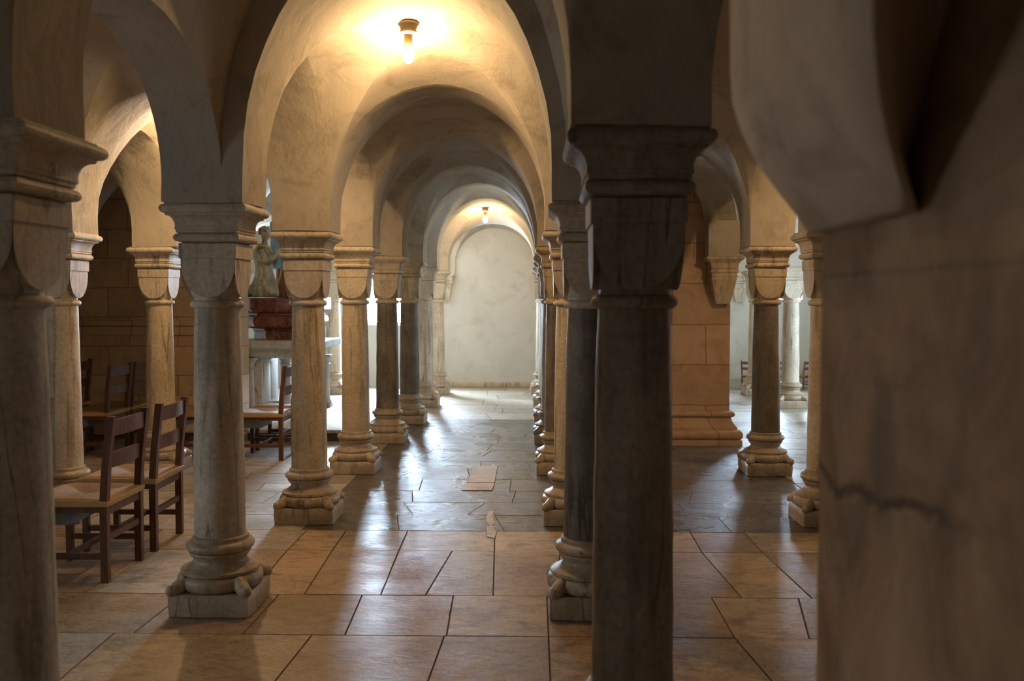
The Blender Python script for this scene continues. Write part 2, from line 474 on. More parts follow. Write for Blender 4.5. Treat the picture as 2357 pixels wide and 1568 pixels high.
first = True
while y > -1.3:
    h = rng.uniform(0.5, 0.72)
    if first:
        h = 0.62
        xs = [(js4[0]-0.03, js4[0]), (js4[1]-0.02, js4[1]), (js4[2], js4[2]), (js4[3]+0.06, js4[3])]
        fill_row(y-h, y, xs, SAND)
        rand_row(y-h, y, XL, xs[0], SAND+PALE[:1]); rand_row(y-h, y, xs[-1], XR, SAND)
        first = False
    else:
        rand_row(y-h, y, XL, XR, SAND)
    y -= h
SL0, SL1, YS = -1.52, 2.12, 11.85
y = YA
pink_quads = [[at_floor(*p) for p in q] for q in ([(1089,1074),(1146,1074),(1139,1112),(1074,1112)], [(1073,1113),(1139,1113),(1133,1130),(1062,1130)])]
while y < YS - 0.05:
    h = min(rng.uniform(0.26, 0.55), YS-y)
    if YS-y-h < 0.2: h = YS-y
    rand_row(y, y+h, SL0, SL1, SLATE, 0.35, 1.1, 0.09)
    y += h
LIME = (0.50, 0.44, 0.35)
for q in ([(1124,1178),(1137,1176),(1134,1192),(1140,1206),(1128,1212),(1118,1200)], [(1118,1213),(1136,1211),(1143,1228),(1138,1240),(1121,1236)]):
    slab([(at_floor(*p).x, at_floor(*p).y) for p in q], LIME, -0.002, 0.003)
for q in pink_quads:
    slab([(p.x, p.y) for p in q], PINK, 0.0, 0.006)
y = YA
while y < 16.4:
    h = rng.uniform(0.32, 0.6)
    rand_row(y, y+h, XL, SL0, PALE, 0.5, 1.0); y += h
y = YA
while y < 16.4:
    h = rng.uniform(0.26, 0.42)
    rand_row(y, y+h, SL1, XR, PALE, 0.7, 1.5); y += h
y = YS
while y < 16.4:
    h = rng.uniform(0.5, 0.8)
    rand_row(y, y+h, SL0, SL1, PALE, 0.6, 1.1, 0.06); y += h
me = bpy.data.meshes.new('floor')
me.from_pydata(fv, [], ff)
ca = me.color_attributes.new('slab', 'FLOAT_COLOR', 'CORNER')
li = 0
for fi, p in enumerate(me.polygons):
    for _ in p.loop_indices:
        ca.data[li].color = (*fcol[fi], 1); li += 1
me.materials.append(M['floor']); me.materials.append(M['mortar']); me.materials.append(M['slate'])
for fi, p in enumerate(me.polygons): p.material_index = fmi[fi]
floor = bpy.data.objects.new('floor', me); C.objects.link(floor); struct(floor)
mb = MB(); mb.box(XL-.3, XR+.3, -1.7, 16.8, -0.12, -0.0065)
struct(mb.build('floor_mortar_bed', M['mortar']))

# ------------------------------------------------------------------ vaulted ceiling
T2 = 0.19
ZI, ZS = 1.953, 2.10
ROWY = [-1.0, 0.98, 2.74, 4.57, 6.42, 8.25, 9.98, 11.5, 13.3, 15.1, 16.45]
COLX = [-6.7, -4.98, -3.25, -1.52, 0.25, 2.0, 3.6, 5.3, 7.0]
def nx(px, y): return at_depth(px, 692, y).x
def node(i, j):
    x, y = COLX[i], ROWY[j]
    if i == 4: x = [0.3, 0.75, 0.29, 0.265, 0.25, 0.21, 0.185, 0.19, 0.18, 0.17, 0.17][j]
    if i == 3: x = [-1.52, -1.52, -1.55, nx(500, 4.57), nx(709, 6.42), nx(817, 8.25), nx(891, 9.98), nx(942, 11.5), nx(978, 13.3), nx(1006, 15.1), -1.56][j]
    if i == 5 and j == 5: x = nx(1765, 8.25)
    if i == 6 and j == 8: x = nx(1821, 13.3)
    if j == 2: y = 2.66 if i == 3 else 2.79
    return Vector((x, y))
def bt(i, j):  # rise of the transverse arch in row j
    return {3: 1.07, 2: 0.95, 4: 0.80}.get(j, 0.79 if j < 9 else 0.62)
def bl(i, j):  # rise of the lengthwise arch on line i from row j
    return {2: 0.53, 3: 0.86, 4: 0.72}.get(j, 0.66)
def bc(i, j):
    return {3: 0.99, 2: 1.75}.get(j, 0.90 if j < 8 else 0.78)
RECL, RECR = 0.10, 0.07
cm = MB()
NS = 22
us = [-math.cos(PI*k/NS) for k in range(NS+1)]
def cf(u): return math.sqrt(max(0.0, 1-u*u))
def wobble(p, amp=0.010):
    n = noise.noise_vector(Vector((p.x*2.3, p.y*2.3, p.z*2.3)))
    n2 = noise.noise_vector(Vector((p.x*6.1+9, p.y*6.1, p.z*6.1)))
    return p + n*amp + n2*amp*0.35
# one column is missing over the altar: the vault rises there instead of coming down
OPEN = [(2, 7)]
def lifted(p):
    for (i, j) in OPEN:
        c = node(i, j); d = math.hypot(p.x-c.x, p.y-c.y)/1.55
        if d < 1: p.z = max(p.z, ZS + 0.95*(1-d*d))
    return p
for i in range(len(COLX)-1):
    for j in range(len(ROWY)-1):
        n00, n10, n01, n11 = node(i, j), node(i+1, j), node(i, j+1), node(i+1, j+1)
        c00 = n00+Vector((T2, T2)); c10 = n10+Vector((-T2, T2)); c01 = n01+Vector((T2, -T2)); c11 = n11+Vector((-T2, -T2))
        rec = i == 3 and j == 2      # this bay is set back a little behind the arches at its ends
        if rec:
            c00.x -= RECL; c01.x -= RECL; c10.x += RECR; c11.x += RECR
        bc_ = bc(i, j)
        def plan(u, v):
            s, r = (u+1)/2, (v+1)/2
            return (c00*(1-s)+c10*s)*(1-r)+(c01*(1-s)+c11*s)*r
        def BX(v):
            t = (v+1)/2; l = bt(i, j)*(1-t)+bt(i, j+1)*t
            return l + ((1.05 if j == 2 else bc_)-(bt(i, j)+bt(i, j+1))/2)*(1-v*v) + (0.22 if j == 2 else 0)
        def BY(u):
            t = (u+1)/2; l = bl(i, j)*(1-t)+bl(i+1, j)*t
            return l + (bc_-(bl(i, j)+bl(i+1, j))/2)*(max(0, 1-u*u)**(0.5 if j == 2 else 1.0))
        v = []; f = []
        for a in us:
            for b in us:
                p = plan(a, b)
                h = max(cf(a)*BX(b), cf(b)*BY(a))
                v.append(wobble(lifted(Vector((p.x, p.y, ZS+h)))))
        n = NS+1
        for a in range(NS):
            for b in range(NS):
                q = [a*n+b, (a+1)*n+b, (a+1)*n+b+1, a*n+b+1]
                if (a < NS/2) == (b < NS/2): f += [[q[0], q[1], q[2]], [q[0], q[2], q[3]]]
                else: f += [[q[0], q[1], q[3]], [q[1], q[2], q[3]]]
        cm.add(v, f)
        if rec:   # flat faces of the two end arches, up to the recessed vault
            for b, jj, sgn in ((NS, j+1, -1), (0, j, 1)):
                pa, pb = node(i, jj), node(i+1, jj); sv = []; sf = []
                for a in range(n):
                    t = (us[a]+1)/2
                    sv.append(v[a*n+b])
                    x = (pa.x+T2)*(1-t)+(pb.x-T2)*t; yy = pa.y*(1-t)+pb.y*t + sgn*T2
                    sv.append(wobble(Vector((x, yy, ZS+cf(us[a])*bt(i, jj)))))
                for a in range(NS): sf.append([2*a, 2*a+2, 2*a+3, 2*a+1])
                cm.add(sv, sf)
for i in range(len(COLX)):
    for j in range(len(ROWY)):
        p = node(i, j)
        if i < len(COLX)-1:   # transverse arch
            q = node(i+1, j); v = []; f = []
            for a in us:
                s = (a+1)/2
                for k in range(5):
                    d = -T2+2*T2*k/4
                    x = (p.x+T2)*(1-s)+(q.x-T2)*s; yy = p.y*(1-s)+q.y*s + d
                    v.append(wobble(lifted(Vector((x, yy, ZS+cf(a)*bt(i, j))))))
            for a in range(NS):
                for k in range(4): f.append([a*5+k, (a+1)*5+k, (a+1)*5+k+1, a*5+k+1])
            cm.add(v, f)
        if j < len(ROWY)-1:   # lengthwise arch
            q = node(i, j+1); v = []; f = []
            for a in us:
                s = (a+1)/2
                for k in range(5):
                    d = -T2+2*T2*k/4
                    yy = (p.y+T2)*(1-s)+(q.y-T2)*s; dd = d
                    if j == 2 and i == 3 and d > 0: dd = d*(T2-RECL)/T2
                    if j == 2 and i == 4 and d < 0: dd = d*(T2-RECR)/T2
                    x = p.x*(1-s)+q.x*s + dd
                    v.append(wobble(lifted(Vector((x, yy, ZS+cf(a)*bl(i, j))))))
            for a in range(NS):
                for k in range(4): f.append([a*5+k, (a+1)*5+k, (a+1)*5+k+1, a*5+k+1])
            cm.add(v, f)
        # springer block
        if (i, j) in OPEN:
            v = [wobble(lifted(Vector((p.x+a*T2, p.y+b*T2, ZS)))) for a, b in ((-1,-1),(-.5,-1),(0,-1),(.5,-1),(1,-1),(1,-.5),(1,0),(1,.5),(1,1),(.5,1),(0,1),(-.5,1),(-1,1),(-1,.5),(-1,0),(-1,-.5))]
            cm.add(v, [list(range(16))]); continue
        v = []; f = []
        ring = []
        for e in range(4):
            for k in range(4):
                t = -1+2*k/4
                ring.append([(1, t), (-t, 1), (-1, -t), (t, -1)][e])
        zz = [1.973 if j == 2 else ZI, 2.03, ZS-0.03, ZS]
        for z in zz:
            for (a, b) in ring: v.append(wobble(Vector((p.x+a*T2, p.y+b*T2, z))))
        for k in range(len(zz)-1):
            for e in range(16):
                e2 = (e+1) % 16
                f.append([k*16+e, k*16+e2, (k+1)*16+e2, (k+1)*16+e])
        f.append(list(range(16))[::-1])
        cm.add(v, f)
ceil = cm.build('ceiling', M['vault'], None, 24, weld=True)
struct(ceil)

# ------------------------------------------------------------------ columns
def arc(r0, z0, r1, z1, n=6, bulge=1):
    """half-round bead between two levels"""
    out = []
    for k in range(n+1):
        a = -PI/2 + PI*k/n
        zc, zr = (z0+z1)/2, (z1-z0)/2
        out.append((r0 + (r1-r0)*math.cos(a), zc+zr*math.sin(a)))
    return out
def cove(h0, z0, h1, z1, n=5):
    """concave quarter from (h0,z0) out to (h1,z1)"""
    out = []
    for k in range(n+1):
        a = PI/2*k/n
        out.append((h0+(h1-h0)*(1-math.cos(a)), z0+(z1-z0)*math.sin(a)))
    return out
def impost_profile(s=1.0):
    p = [(0.120, 1.768)]
    p += arc(0.136, 1.772, 0.156, 1.812)
    p += [(0.145, 1.816), (0.145, 1.828), (0.150, 1.830), (0.150, 1.840)]
    p += cove(0.148, 1.842, 0.178, 1.893)
    p += [(0.182, 1.895), (0.182, 1.902)]
    p += arc(0.186, 1.904, 0.204, 1.946)
    p += [(0.184, 1.949), (0.184, 1.953)]
    return [(h*s, z) for h, z in p]
cidx = [0]
def column(label, x, y, mats=('stone', 'stone', 'stone_base'), rs=1.0, sc=1.0, dz=1.0, rot=0.0, cap_s=1.0):
    cidx[0] += 1; sd = cidx[0]; rr = random.Random(sd)
    t = thing('stone_column', label, 'column', (x, y, 0), 0, 'columns of the crypt'); t['kind'] = 'thing'
    ms, mc, mbs = (M[k] for k in mats)
    # plinth
    m = MB(); m.square_loft([(0.178, 0), (0.196, 0.004), (0.199, 0.06), (0.198, 0.098), (0.19, 0.108), (0.12, 0.11)], rnd=0.12, wob=0.006, seed=sd, sub=10)
    pl = m.build('plinth', mbs, t, 40)
    pl.scale = (sc, sc, 1)
    for (a, b) in ((1, 1), (1, -1), (-1, 1), (-1, -1)):
        g = MB()
        pts = []; rad = []
        for k in range(7):
            u = k/6
            d = 0.125 + 0.058*u
            pts.append((a*d, b*d, 0.165-0.045*u - 0.012*math.sin(u*PI)))
            rad.append(0.016+0.020*math.sin(PI*(0.25+0.6*u)))
        g.tube(pts, rad, 10)
        g.ball((a*0.178, b*0.178, 0.123), 0.027, 10, 8, (1, 1, 1.1))
        go = g.build('corner_spur', mbs, pl, 60)
    # moulded base
    m = MB()
    prof = [(0.15, 0.104)] + arc(0.172, 0.106, 0.204, 0.182, 8) + [(0.186, 0.184), (0.186, 0.198)]
    for k in range(1, 8):
        a = PI*k/8
        prof.append((0.180-0.038*math.sin(a)-0.030*k/8, 0.198+0.075*k/8))
    prof += [(0.146, 0.273), (0.146, 0.283)] + arc(0.136, 0.285, 0.163, 0.332, 7) + [(0.134, 0.334), (0.134, 0.352), (0.120, 0.358)]
    m.lathe([(r*sc, z) for r, z in prof], 44, wob=0.004, seed=sd)
    m.build('moulded_base', mbs, t, 35)
    # shaft with slight swelling
    m = MB(); prof = []
    for k in range(25):
        u = k/24; z = 0.352+(1.462-0.352)*u
        r = 0.121-0.0145*u + 0.0025*math.sin(PI*u)
        prof.append((r*rs, z))
    m.lathe(prof, 44, wob=0.0035, seed=sd+.5)
    m.build('shaft', ms, t, 60)
    # capital: collar ring, then a cushion block with round shields
    m = MB()
    m.lathe([(0.1*rs, 1.455)] + [(r*rs, z) for r, z in arc(0.106, 1.458, 0.127, 1.497, 8)] + [(0.104*rs, 1.499), (0.104*rs, 1.52)], 44, wob=0.002, seed=sd)
    a = 0.129*cap_s; z0 = 1.512; ht = 1.692 - z0; nk = 0.105*rs
    v = []; f = []; NF, NA = 9, 7
    rings = []
    def ring(z, hw, w, rc):
        """flat shield of half-width w on each face, set-back spandrels between"""
        out = []
        w = min(w, hw*0.985)
        for e in range(4):
            ce, se = math.cos(e*PI/2), math.sin(e*PI/2)
            loc = [(hw, -w+2*w*k/(NF-1)) for k in range(NF)]
            a0 = math.atan2(w, hw)
            for k in range(NA):
                th = a0 + (PI/2-2*a0)*k/(NA-1)
                loc.append((rc*math.cos(th), rc*math.sin(th)))
            out += [(x*ce-y*se, x*se+y*ce, z) for x, y in loc]
        return out
    for q in range(23):
        l = (q/22)**1.7
        w = a*max(0.0, 1-(1-l)**2.3)**0.47
        hw = a*(0.97+0.03*l)
        rho = math.sqrt(hw*hw+min(w, hw*0.985)**2)
        rc = min(rho-0.003, nk+0.004+(a*1.36-nk)*l**0.85)
        rings.append(ring(z0+ht*l, hw, w, rc))
    rings.append(ring(1.694, a, a*0.985, a*1.385))
    for (h, z) in ((a+0.006, 1.696), (a+0.007, 1.764), (a-0.008, 1.77)):
        rings.append(ring(z, h, h*0.985, h*1.40))
    for r_ in rings: v += r_
    seg = 4*(NF+NA); nr = len(rings)
    for q in range(nr-1):
        for k in range(seg):
            k2 = (k+1) % seg
            f.append([q*seg+k, q*seg+k2, (q+1)*seg+k2, (q+1)*seg+k])
    f.append([(nr-1)*seg+k for k in range(seg)]); f.append([k for k in range(seg)][::-1])
    m.add(v, f)
    m.build('capital', mc, t, 28)
    m = MB(); m.square_loft(impost_profile(cap_s), wob=0.0045, seed=sd, sub=12, rnd=0.02)
    m.build('impost_block', mc, t, 30)
    if rot: t.rotation_euler.z = rot
    t.scale = (1, 1, dz)
    return t

WS = ('stone_warm', 'stone_cap', 'stone_base')
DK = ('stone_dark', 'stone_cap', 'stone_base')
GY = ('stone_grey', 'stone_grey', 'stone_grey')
ST = ('stone', 'stone_cap', 'stone_base')
A = column('thick pale stone column cut off by the left edge, nearest of all', -1.555, 2.68, ST, 1.30, 1.15, dz=1.011, cap_s=1.18)
B = column('pale veined column standing between the ladder-back chairs and the near sandstone paving', nx(500, 4.57), 4.57, ST)
Cc = column('ochre column under the brightly lit springer left of the hanging bulb', nx(709, 6.42), 6.42, WS)
D = column('warm beige column with reddish base standing on the left rim of the dark slate floor', nx(817, 8.25), 8.25, WS)
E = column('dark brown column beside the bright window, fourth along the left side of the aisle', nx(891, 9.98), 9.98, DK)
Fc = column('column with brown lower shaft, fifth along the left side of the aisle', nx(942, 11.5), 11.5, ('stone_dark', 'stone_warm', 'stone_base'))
G = column('pale slender column, second from the end wall on the left side of the aisle', nx(978, 13.3), 13.3, ST)
H = column('pale column nearest the end wall on the left side of the aisle', nx(1006, 15.1), 15.1, ST)
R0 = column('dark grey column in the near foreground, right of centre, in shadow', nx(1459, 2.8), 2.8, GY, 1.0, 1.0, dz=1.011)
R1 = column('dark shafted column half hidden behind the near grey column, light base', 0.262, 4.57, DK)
R2 = column('light tan column, third along the right side of the aisle', 0.25, 6.42, WS)
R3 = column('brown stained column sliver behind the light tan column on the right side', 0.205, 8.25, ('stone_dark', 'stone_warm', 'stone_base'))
R4 = column('column sliver fifth along the right side of the aisle', 0.185, 9.98, WS)
R5 = column('column with daylit white base, sixth along the right side of the aisle', 0.18, 11.5, ST)
R6 = column('column sliver seventh along the right side of the aisle', 0.17, 13.3, ST)
R7 = column('pale slim column against the end wall on the right side of the aisle', 0.13, 15.1, ST)
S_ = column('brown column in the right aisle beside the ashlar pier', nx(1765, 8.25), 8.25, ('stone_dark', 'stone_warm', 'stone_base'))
T_ = column('pale column far back in the right aisle, right of the brown column', nx(1821, 13.3), 13.3, ST)
U_ = column('column mostly hidden by the near plastered pier, its edge showing', 1.96, 6.42, WS)
V_ = column('column by the end wall hidden behind the brown right aisle column', nx(1741, 15.1), 15.1, ST)
W_ = column('column whose daylit base shows beside the near plastered pier', 3.56, 11.5, ST)
C2 = column('streaked column behind the near chairs, next to the left edge column', -3.24, 6.42, ST)
D2 = column('beige column among the far chairs in the left chapel', nx(367, 8.25), 8.25, WS)
A2 = column('column of the left chapel beyond the left edge, level with the thick edge column', -3.25, 2.70, ST)
B2 = column('column of the left chapel beyond the left edge, level with the near chairs', -3.25, 4.57, ST)
RC = column('warm column of the far arcade hidden by the plastered pier, nearest of three', 3.6, 6.42, WS)
RD = column('column of the far arcade hidden by the plastered pier, level with the brown aisle column', 3.6, 8.25, WS)
RE = column('column of the far arcade hidden by the plastered pier, level with the ashlar pier', 3.6, 9.98, ST)
E2 = column('column hidden behind the veined column at the end of the chapel wall', -3.25, 9.98, ST)
G2 = column('column behind the altar hidden by the ochre column', -3.22, 13.3, ST)
H2 = column('daylit pale column seen beyond the altar', nx(767, 15.1), 15.1, ST)

# ------------------------------------------------------------------ walls and windows
def wall_with_hole(name, mat, axis, pos, thick, a0, a1, z0, z1, holes):
    """wall lying along 'x' (normal y) or 'y' (normal x); holes = (a0,a1,z0,z1)"""
    m = MB()
    def put(p0, p1, q0, q1):
        if p1-p0 < 1e-4 or q1-q0 < 1e-4: return
        if axis == 'x': m.box(p0, p1, pos, pos+thick, q0, q1)
        else: m.box(pos, pos+thick, p0, p1, q0, q1)
    a = a0
    for (h0, h1, g0, g1) in sorted(holes):
        put(a, h0, z0, z1); put(h0, h1, z0, g0); put(h0, h1, g1, z1); a = h1
    put(a, a1, z0, z1)
    return struct(m.build(name, mat))
YE = 16.3
W1 = (-3.02, -1.97, 1.07, 2.75)
W2 = (3.66, 4.55, 1.5, 2.5)
wall_with_hole('wall_end', M['wall'], 'x', YE, 0.5, XL-.3, XR+.3, -0.05, 3.4, [W1, W2])
W3 = (2.0, 3.0, 1.0, 2.3)
wall_with_hole('wall_left', M['wall'], 'y', XL-0.4, 0.5, -1.6, 16.6, -0.05, 3.4, [W3])
W4 = (11.0, 12.6, 0.9, 2.3)
wall_with_hole('wall_right', M['wall'], 'y', XR-.1, 0.5, -1.6, 16.6, -0.05, 3.4, [W4])
m = MB(); m.box(XL-.3, XR+.3, -1.6, -1.2, -0.05, 3.4); struct(m.build('wall_back', M['wall']))
def window(n, axis, pos, hole, mat):
    a0, a1, z0, z1 = hole
    r = thing('window_%d' % n, '', 'window')
    del r['label']; del r['category']; r['kind'] = 'structure'
    m = MB()
    if axis == 'x': m.box(a0-.01, a1+.01, pos, pos+.02, z0-.01, z1+.01)
    else: m.box(pos, pos+.02, a0-.01, a1+.01, z0-.01, z1+.01)
    m.build('window_pane', mat, r)
    m = MB(); w = 0.03
    def put(p0, p1, q0, q1):
        if axis == 'x': m.box(p0, p1, pos-.04, pos, q0, q1)
        else: m.box(pos-.0 if pos < 0 else pos-.04, pos+.04 if pos < 0 else pos, p0, p1, q0, q1)
    put(a0, a0+w, z0, z1); put(a1-w, a1, z0, z1); put(a0+w, a1-w, z1-w, z1); put(a0+w, a1-w, z0, z0+w)
    put((a0+a1)/2-.012, (a0+a1)/2+.012, z0+w, z1-w)
    m.build('window_frame', M['wall'], r)
window(1, 'x', YE+0.36, W1, M['pane_end'])
window(2, 'x', YE+0.36, W2, M['pane_end_right'])
window(3, 'y', XL-0.34, W3, M['pane_side'])
window(4, 'y', XR+0.3, W4, M['pane_added_right'])  # unseen window, added to brighten the floor of the right aisle

# low stone ledge along the foot of the end wall
m = MB()
for (a, b) in ((-1.5, -0.72), (-0.715, 0.0), (0.005, 0.6), (2.3, 3.3)):
    m.box(a, b, YE-0.10, YE+.01, 0.0, 0.085, 0.008)
struct(m.build('trim_1', M['stone_warm'], None, 40))

# chapel wall of rough masonry behind the left chairs
YW = 10.62
m = MB(); m.box(XL-.2, -3.32, YW, YW+0.3, -0.02, 3.3)
struct(m.build('wall_chapel', M['rubble']))
m = MB(); m.box(XL-.2, -3.34, YW-0.05, YW+.02, 1.205, 1.265, 0.012); m.box(XL-.2, -3.34, YW-0.03, YW+.02, 1.10, 1.20, 0.01)
m.box(XL-.2, -3.34, YW-0.16, YW+.02, 0.0, 0.42, 0.012)
struct(m.build('trim_2', M['rubble'], None, 40))

# wall corbels at the ends of the arcades
def corbel(name, label, x, y, z_off=0.0, s=1.0, dirn=(0, -1), mat='stone'):
    t = thing(name, label, 'corbel', (x, y, 0), math.atan2(dirn[1], dirn[0]) + PI/2)
    m = MB()
    prof = [(0.07, 1.46), (0.085, 1.50), (0.105, 1.58), (0.118, 1.66), (0.122, 1.70)]
    m.square_loft([(h*s, z+z_off) for h, z in prof], sub=8, wob=0.003)
    m.build('tapered_foot', M[mat], t, 40)
    m = MB(); m.square_loft([(0.124*s, 1.70+z_off), (0.128*s, 1.702+z_off), (0.128*s, 1.768+z_off)] + [(h*s, z+z_off) for h, z in impost_profile()[1:]], sub=8, wob=0.003)
    m.build('moulded_top', M[mat], t, 30)
    return t
corbel('wall_corbel', 'stone wall corbel on the end wall at the left foot of the pale arch', -1.56, YE+0.02)
corbel('wall_corbel', 'stone wall corbel on the end wall at the right foot of the pale arch', 0.17, YE+0.02)
corbel('wall_corbel', 'pale wall corbel on the far wall beside the ashlar pier', at_depth(1702, 692, YE).x, YE+0.02)

# ------------------------------------------------------------------ ashlar pier in the right aisle
pr = thing('stone_pier', 'broad brown ashlar pier with moulded base behind the near grey column', 'pier', (1.49, 10.42, 0))
px0, px1 = -0.60, at_depth(1680, 800, 9.86).x - 1.49
py0, py1 = 9.86-10.42, 0.60
m = MB()
m.box(px0, px1, py0, py1, 0.33, 1.93)
m.build('ashlar_body', M['ashlar'], pr)
m = MB(); m.box(px0+1.49, px1+1.49, py0+10.42, py1+10.42, 1.93, 3.3); struct(m.build('trim_4', M['ashlar']))
def rect_loft(prof, x0, x1, y0, y1):
    v = []; f = []
    for (d, z) in prof:
        v += [(x0-d, y0-d, z), (x1+d, y0-d, z), (x1+d, y1+d, z), (x0-d, y1+d, z)]
    for i in range(len(prof)-1):
        for k in range(4):
            k2 = (k+1) % 4
            f.append([i*4+k, i*4+k2, (i+1)*4+k2, (i+1)*4+k])
    f.append([3, 2, 1, 0]); f.append([len(prof)*4-4+k for k in range(4)])
    return v, f
prof = [(0.115, 0), (0.115, 0.055)] + [(0.085+r, z) for r, z in arc(0.0, 0.06, 0.035, 0.155, 7)] + [(0.07, 0.16), (0.07, 0.18)]
prof += [(0.055, 0.20), (0.03, 0.23), (0.02, 0.26), (0.018, 0.28)] + arc(0.018, 0.285, 0.05, 0.345, 6) + [(0.0, 0.35)]
m = MB(); m.add(*rect_loft(prof, px0, px1, py0, py1)); m.build('moulded_base', M['ashlar'], pr, 35)
# corbel on the front of the pier, carrying a broad plastered arch
cx = at_depth(1668, 692, 9.7).x - 1.49
m = MB()
m.square_loft([(0.062, 1.455), (0.075, 1.49), (0.105, 1.60), (0.122, 1.70), (0.125, 1.705), (0.125, 1.73), (0.13, 1.735), (0.13, 1.768)] + [q for q in impost_profile(0.93)[1:] if q[1] < 1.94], cx, py0-0.02, sub=8, wob=0.003)
m.build('corbel', M['stone_warm'], pr, 30)
# diagonal arch springing from that corbel
p0 = Vector((cx+1.49-0.01, 9.80)); p1 = Vector((0.95, 8.05))
m = MB(); v = []; f = []
dirv = (p1-p0).normalized(); nrm = Vector((-dirv.y, dirv.x)); L = (p1-p0).length
K = 20
for k in range(K+1):
    a = PI*0.6*k/K; u = 0.5-0.5*math.cos(a); z = 2.05+0.76*math.sin(a)
    for (w, dzz) in ((-0.17, 0), (0, 0), (0.17, 0), (0.17, 0.5), (-0.17, 0.5)):
        p = p0+dirv*(u*L)+nrm*w
        v.append((p.x, p.y, z+dzz))
for k in range(K):
    for e in range(5):
        e2 = (e+1) % 5
        f.append([k*5+e, (k+1)*5+e, (k+1)*5+e2, k*5+e2])
f.append([0, 1, 2, 3, 4]); f.append([K*5+q for q in range(5)])
m.add(v, f)
m.box(p0.x-.165, p0.x+.165, 9.66, 9.98, 1.938, 2.3)
arch_o = m.build('trim_3', M['vault'], None, 40); struct(arch_o)

# ------------------------------------------------------------------ near plastered pier at the right edge
def near_pier_mat():
    m, nt, b = new_mat('near_pier_plaster')
    tc = N(nt, 'ShaderNodeTexCoord'); sp = N(nt, 'ShaderNodeSeparateXYZ'); nt.links.new(tc.outputs['Object'], sp.inputs[0])
    v = coords(nt, rand=False)
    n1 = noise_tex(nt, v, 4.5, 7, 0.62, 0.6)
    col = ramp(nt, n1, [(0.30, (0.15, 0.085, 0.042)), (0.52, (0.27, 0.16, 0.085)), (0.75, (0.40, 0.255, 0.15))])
    n2 = noise_tex(nt, v, 7, 5, 0.6, 0.2)
    def math_(op, a, c=None, d=None):
        n = N(nt, 'ShaderNodeMath', operation=op)
        for k, q in enumerate((a, c, d)):
            if q is None: continue
            if isinstance(q, (int, float)): n.inputs[k].default_value = q
            else: nt.links.new(q, n.inputs[k])
        return n.outputs[0]
    # crack: a thin wandering dark line falling towards the near side
    line = math_('MULTIPLY_ADD', sp.outputs[1], -0.055, 1.302)
    wig = math_('MULTIPLY_ADD', n2, 0.10, -0.05)
    dist = math_('ABSOLUTE', math_('SUBTRACT', math_('ADD', line, wig), sp.outputs[2]))
    crack = ramp(nt, dist, [(0.0, (1, 1, 1)), (0.008, (0.4, 0.4, 0.4)), (0.013, (0, 0, 0))])
    lim = ramp(nt, sp.outputs[1], [(0.95/2, (0, 0, 0)), (1.15/2, (1, 1, 1))])
    sc2 = math_('MULTIPLY', sp.outputs[1], 0.5)
    nt.links.new(sc2, lim.node.inputs[0])
    fac = math_('MULTIPLY', math_('MULTIPLY', crack, lim), 0.75)
    col = mix(nt, fac, col, (0.045, 0.03, 0.022))
    # damp stain above the crack
    dy = math_('MULTIPLY', math_('SUBTRACT', sp.outputs[1], 1.27), 16.0)
    dz = math_('MULTIPLY', math_('SUBTRACT', sp.outputs[2], 1.30), 7.0)
    rr = math_('ADD', math_('POWER', math_('ABSOLUTE', dy), 2.0), math_('POWER', math_('ABSOLUTE', dz), 2.0))
    st = ramp(nt, math_('ADD', rr, math_('MULTIPLY_ADD', n2, 1.6, -0.8)), [(0.0, (1, 1, 1)), (0.9, (0, 0, 0))])
    col = mix(nt, math_('MULTIPLY', st, 0.55), col, (0.09, 0.06, 0.04))
    # bed joint of the stone course
    jd = math_('ABSOLUTE', math_('SUBTRACT', math_('MULTIPLY_ADD', n2, 0.012, sp.outputs[2]), 1.543))
    jf = ramp(nt, jd, [(0.0, (0.45, 0.45, 0.45)), (0.006, (0, 0, 0))])
    col = mix(nt, jf, col, (0.10, 0.07, 0.05))
    nt.links.new(col, b.inputs['Base Color'])
    b.inputs['Roughness'].default_value = 0.85; b.inputs['Specular IOR Level'].default_value = 0.2
    hb = math_('SUBTRACT', noise_tex(nt, v, 14, 7, 0.62), math_('MULTIPLY', fac, 1.5))
    bump(nt, b, hb, 0.45, 0.02)
    return m
npier = thing('plastered_pier', 'massive brown plastered pier with a crack filling the right edge', 'pier', (0, 0, 0))
m = MB(); m.box(0.464, 1.55, 0.38, 1.55, 0.0, 1.93)
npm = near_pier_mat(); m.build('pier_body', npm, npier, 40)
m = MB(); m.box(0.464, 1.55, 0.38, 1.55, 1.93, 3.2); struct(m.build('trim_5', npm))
secs = [(1.606, .440, 1.15, 1.17), (1.611, .432, 1.13, 1.17), (1.64, .412, 1.105, 1.20), (1.673, .385, 1.065, 1.21), (1.70, .365, 1.03, 1.185), (1.727, .347, .995, 1.165),
        (1.765, .328, .955, 1.14), (1.812, .313, .92, 1.11), (1.86, .309, .90, 1.085), (1.95, .308, .885, 1.06), (2.0, .306, .88, 1.055), (2.1, .300, .87, 1.04), (2.3, .27, .85, 1.0), (2.6, .2, .8, .95), (2.95, .15, .75, .9)]
